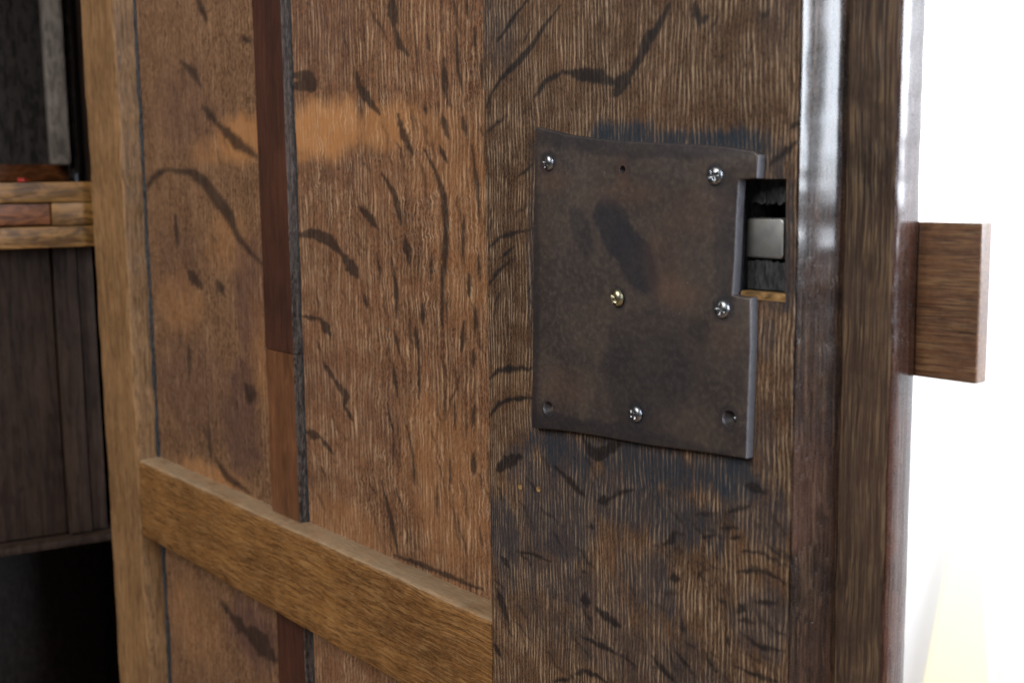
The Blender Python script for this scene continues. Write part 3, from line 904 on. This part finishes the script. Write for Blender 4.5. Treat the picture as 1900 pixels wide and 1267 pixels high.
# two small nail holes in the stile
for hx, hz in NAIL_HOLES:
    b2 = bmesh.new()
    bmesh.ops.create_cone(b2, cap_ends=True, segments=16, radius1=0.0012, radius2=0.0015, depth=0.0006,
                          matrix=Matrix.Translation((hx / 1000, -0.0001, hz / 1000)) @ Matrix.Rotation(math.radians(90), 4, 'X'))
    me = bpy.data.meshes.new('nail')
    b2.to_mesh(me)
    b2.free()
    link('nail_head', me, M['sill_oak'], stile, local=True)

# stop block on the outer side of the closing edge
b = box(0.108, 0.1486, 0.0330, 0.0400, -0.0236, 0.0338, 0.0009, 3)
link('stop_block', b, M['block_oak'], door, 'small brown wooden block sticking out past the closing edge')

# ------------------------------------------------------------------ the cupboard the door belongs to
TH = math.radians(-9.15)
cup = empty('cupboard', (-0.665, 0.03, -0.75), 'dark oak cupboard interior with shelf, behind the hinge side of the door', 'cupboard', TH)


def cpart(name, x0, x1, y0, y1, z0, z1, mat, parent=None, bev=0.001, label=None):
    p = parent or cup
    me = box(x0, x1, y0, y1, z0, z1, bev)
    o = link(name, me, M[mat], p, label, local=True)
    if p is cup:
        o.location = (0, 0, 0.75)
    return o


YL = -0.62
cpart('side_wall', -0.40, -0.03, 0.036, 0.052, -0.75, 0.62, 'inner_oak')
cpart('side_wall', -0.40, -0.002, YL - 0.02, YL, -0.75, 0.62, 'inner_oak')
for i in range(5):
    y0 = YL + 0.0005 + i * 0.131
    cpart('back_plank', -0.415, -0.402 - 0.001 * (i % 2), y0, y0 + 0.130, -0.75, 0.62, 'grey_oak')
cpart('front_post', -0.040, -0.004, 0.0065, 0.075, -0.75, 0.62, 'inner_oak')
cpart('lower_back', -0.34, -0.33, YL + 0.001, 0.035, -0.719, -0.28, 'void_shade_oak')
cpart('lower_side', -0.329, -0.045, 0.025, 0.0345, -0.719, -0.28, 'void_shade_oak')
cpart('drawer_floor', -0.329, -0.05, YL + 0.001, 0.0245, -0.2800, -0.2730, 'void_shade_oak')
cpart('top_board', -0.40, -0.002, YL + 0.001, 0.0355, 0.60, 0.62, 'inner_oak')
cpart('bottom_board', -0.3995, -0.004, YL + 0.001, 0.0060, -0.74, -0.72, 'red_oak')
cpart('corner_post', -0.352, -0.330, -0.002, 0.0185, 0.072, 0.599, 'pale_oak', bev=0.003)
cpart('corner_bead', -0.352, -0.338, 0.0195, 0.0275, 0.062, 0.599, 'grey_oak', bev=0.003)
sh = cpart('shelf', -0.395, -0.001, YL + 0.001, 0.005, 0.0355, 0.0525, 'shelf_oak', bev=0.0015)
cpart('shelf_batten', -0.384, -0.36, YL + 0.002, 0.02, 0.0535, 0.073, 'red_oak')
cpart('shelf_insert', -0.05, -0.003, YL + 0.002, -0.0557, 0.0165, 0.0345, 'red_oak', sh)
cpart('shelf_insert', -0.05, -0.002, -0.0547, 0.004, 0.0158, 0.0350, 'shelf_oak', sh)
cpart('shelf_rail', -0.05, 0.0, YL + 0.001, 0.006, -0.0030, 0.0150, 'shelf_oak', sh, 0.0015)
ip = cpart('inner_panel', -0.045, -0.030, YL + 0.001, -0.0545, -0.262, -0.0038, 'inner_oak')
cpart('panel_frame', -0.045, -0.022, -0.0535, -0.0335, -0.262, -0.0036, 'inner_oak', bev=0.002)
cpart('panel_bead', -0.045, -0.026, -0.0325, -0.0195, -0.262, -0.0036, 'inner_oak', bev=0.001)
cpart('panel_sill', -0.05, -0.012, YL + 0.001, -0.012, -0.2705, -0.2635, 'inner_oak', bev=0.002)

# red pin lying on the shelf
pn = bmesh.new()
for r, x0, x1 in ((0.0026, 0, 0.0022), (0.0012, 0.0020, 0.0055), (0.0024, 0.0053, 0.0068), (0.0004, 0.0066, 0.014)):
    bmesh.ops.create_cone(pn, cap_ends=True, segments=16, radius1=r, radius2=r * 0.8, depth=x1 - x0,
                          matrix=Matrix.Translation(((x0 + x1) / 2, 0, 0)) @ Matrix.Rotation(math.radians(90), 4, 'Y'))
me = bpy.data.meshes.new('pin')
pn.to_mesh(me)
pn.free()
smooth(me)
pin = link('push_pin', me, M['red'])
pin['label'] = 'tiny red push pin lying on the shelf'
pin['category'] = 'pin'
cs, sn = math.cos(TH), math.sin(TH)
lx, ly = -0.28, -0.043
pin.location = (-0.665 + lx * cs - ly * sn, 0.03 + lx * sn + ly * cs, 0.0525 + 0.0026)
pin.rotation_euler = (0, 0, 0.5)

# pale plank leaning at the wall
pk = bmesh.new()
prof = [(-1.235, -1.4495), (-0.975, -1.4495), (-1.083, -0.61), (-1.110, -0.61)]
v0 = [pk.verts.new((x, 2.15 + 0.02 * (z + 1.45) / 0.84, z)) for x, z in prof]
v1 = [pk.verts.new((x, 2.175 + 0.02 * (z + 1.45) / 0.84, z)) for x, z in prof]
pk.faces.new(v0)
pk.faces.new(v1[::-1])
for i in range(4):
    pk.faces.new((v0[i], v1[i], v1[(i + 1) % 4], v0[(i + 1) % 4]))
bmesh.ops.recalc_face_normals(pk, faces=pk.faces[:])
bmesh.ops.bevel(pk, geom=pk.edges[:], offset=0.004, segments=2, affect='EDGES')
me = bpy.data.meshes.new('plank')
pk.to_mesh(me)
pk.free()
plank = link('leaning_plank', me, M['pine'])
plank['label'] = 'blurred pale yellow tapering plank leaning on the bright white wall'
plank['category'] = 'plank'
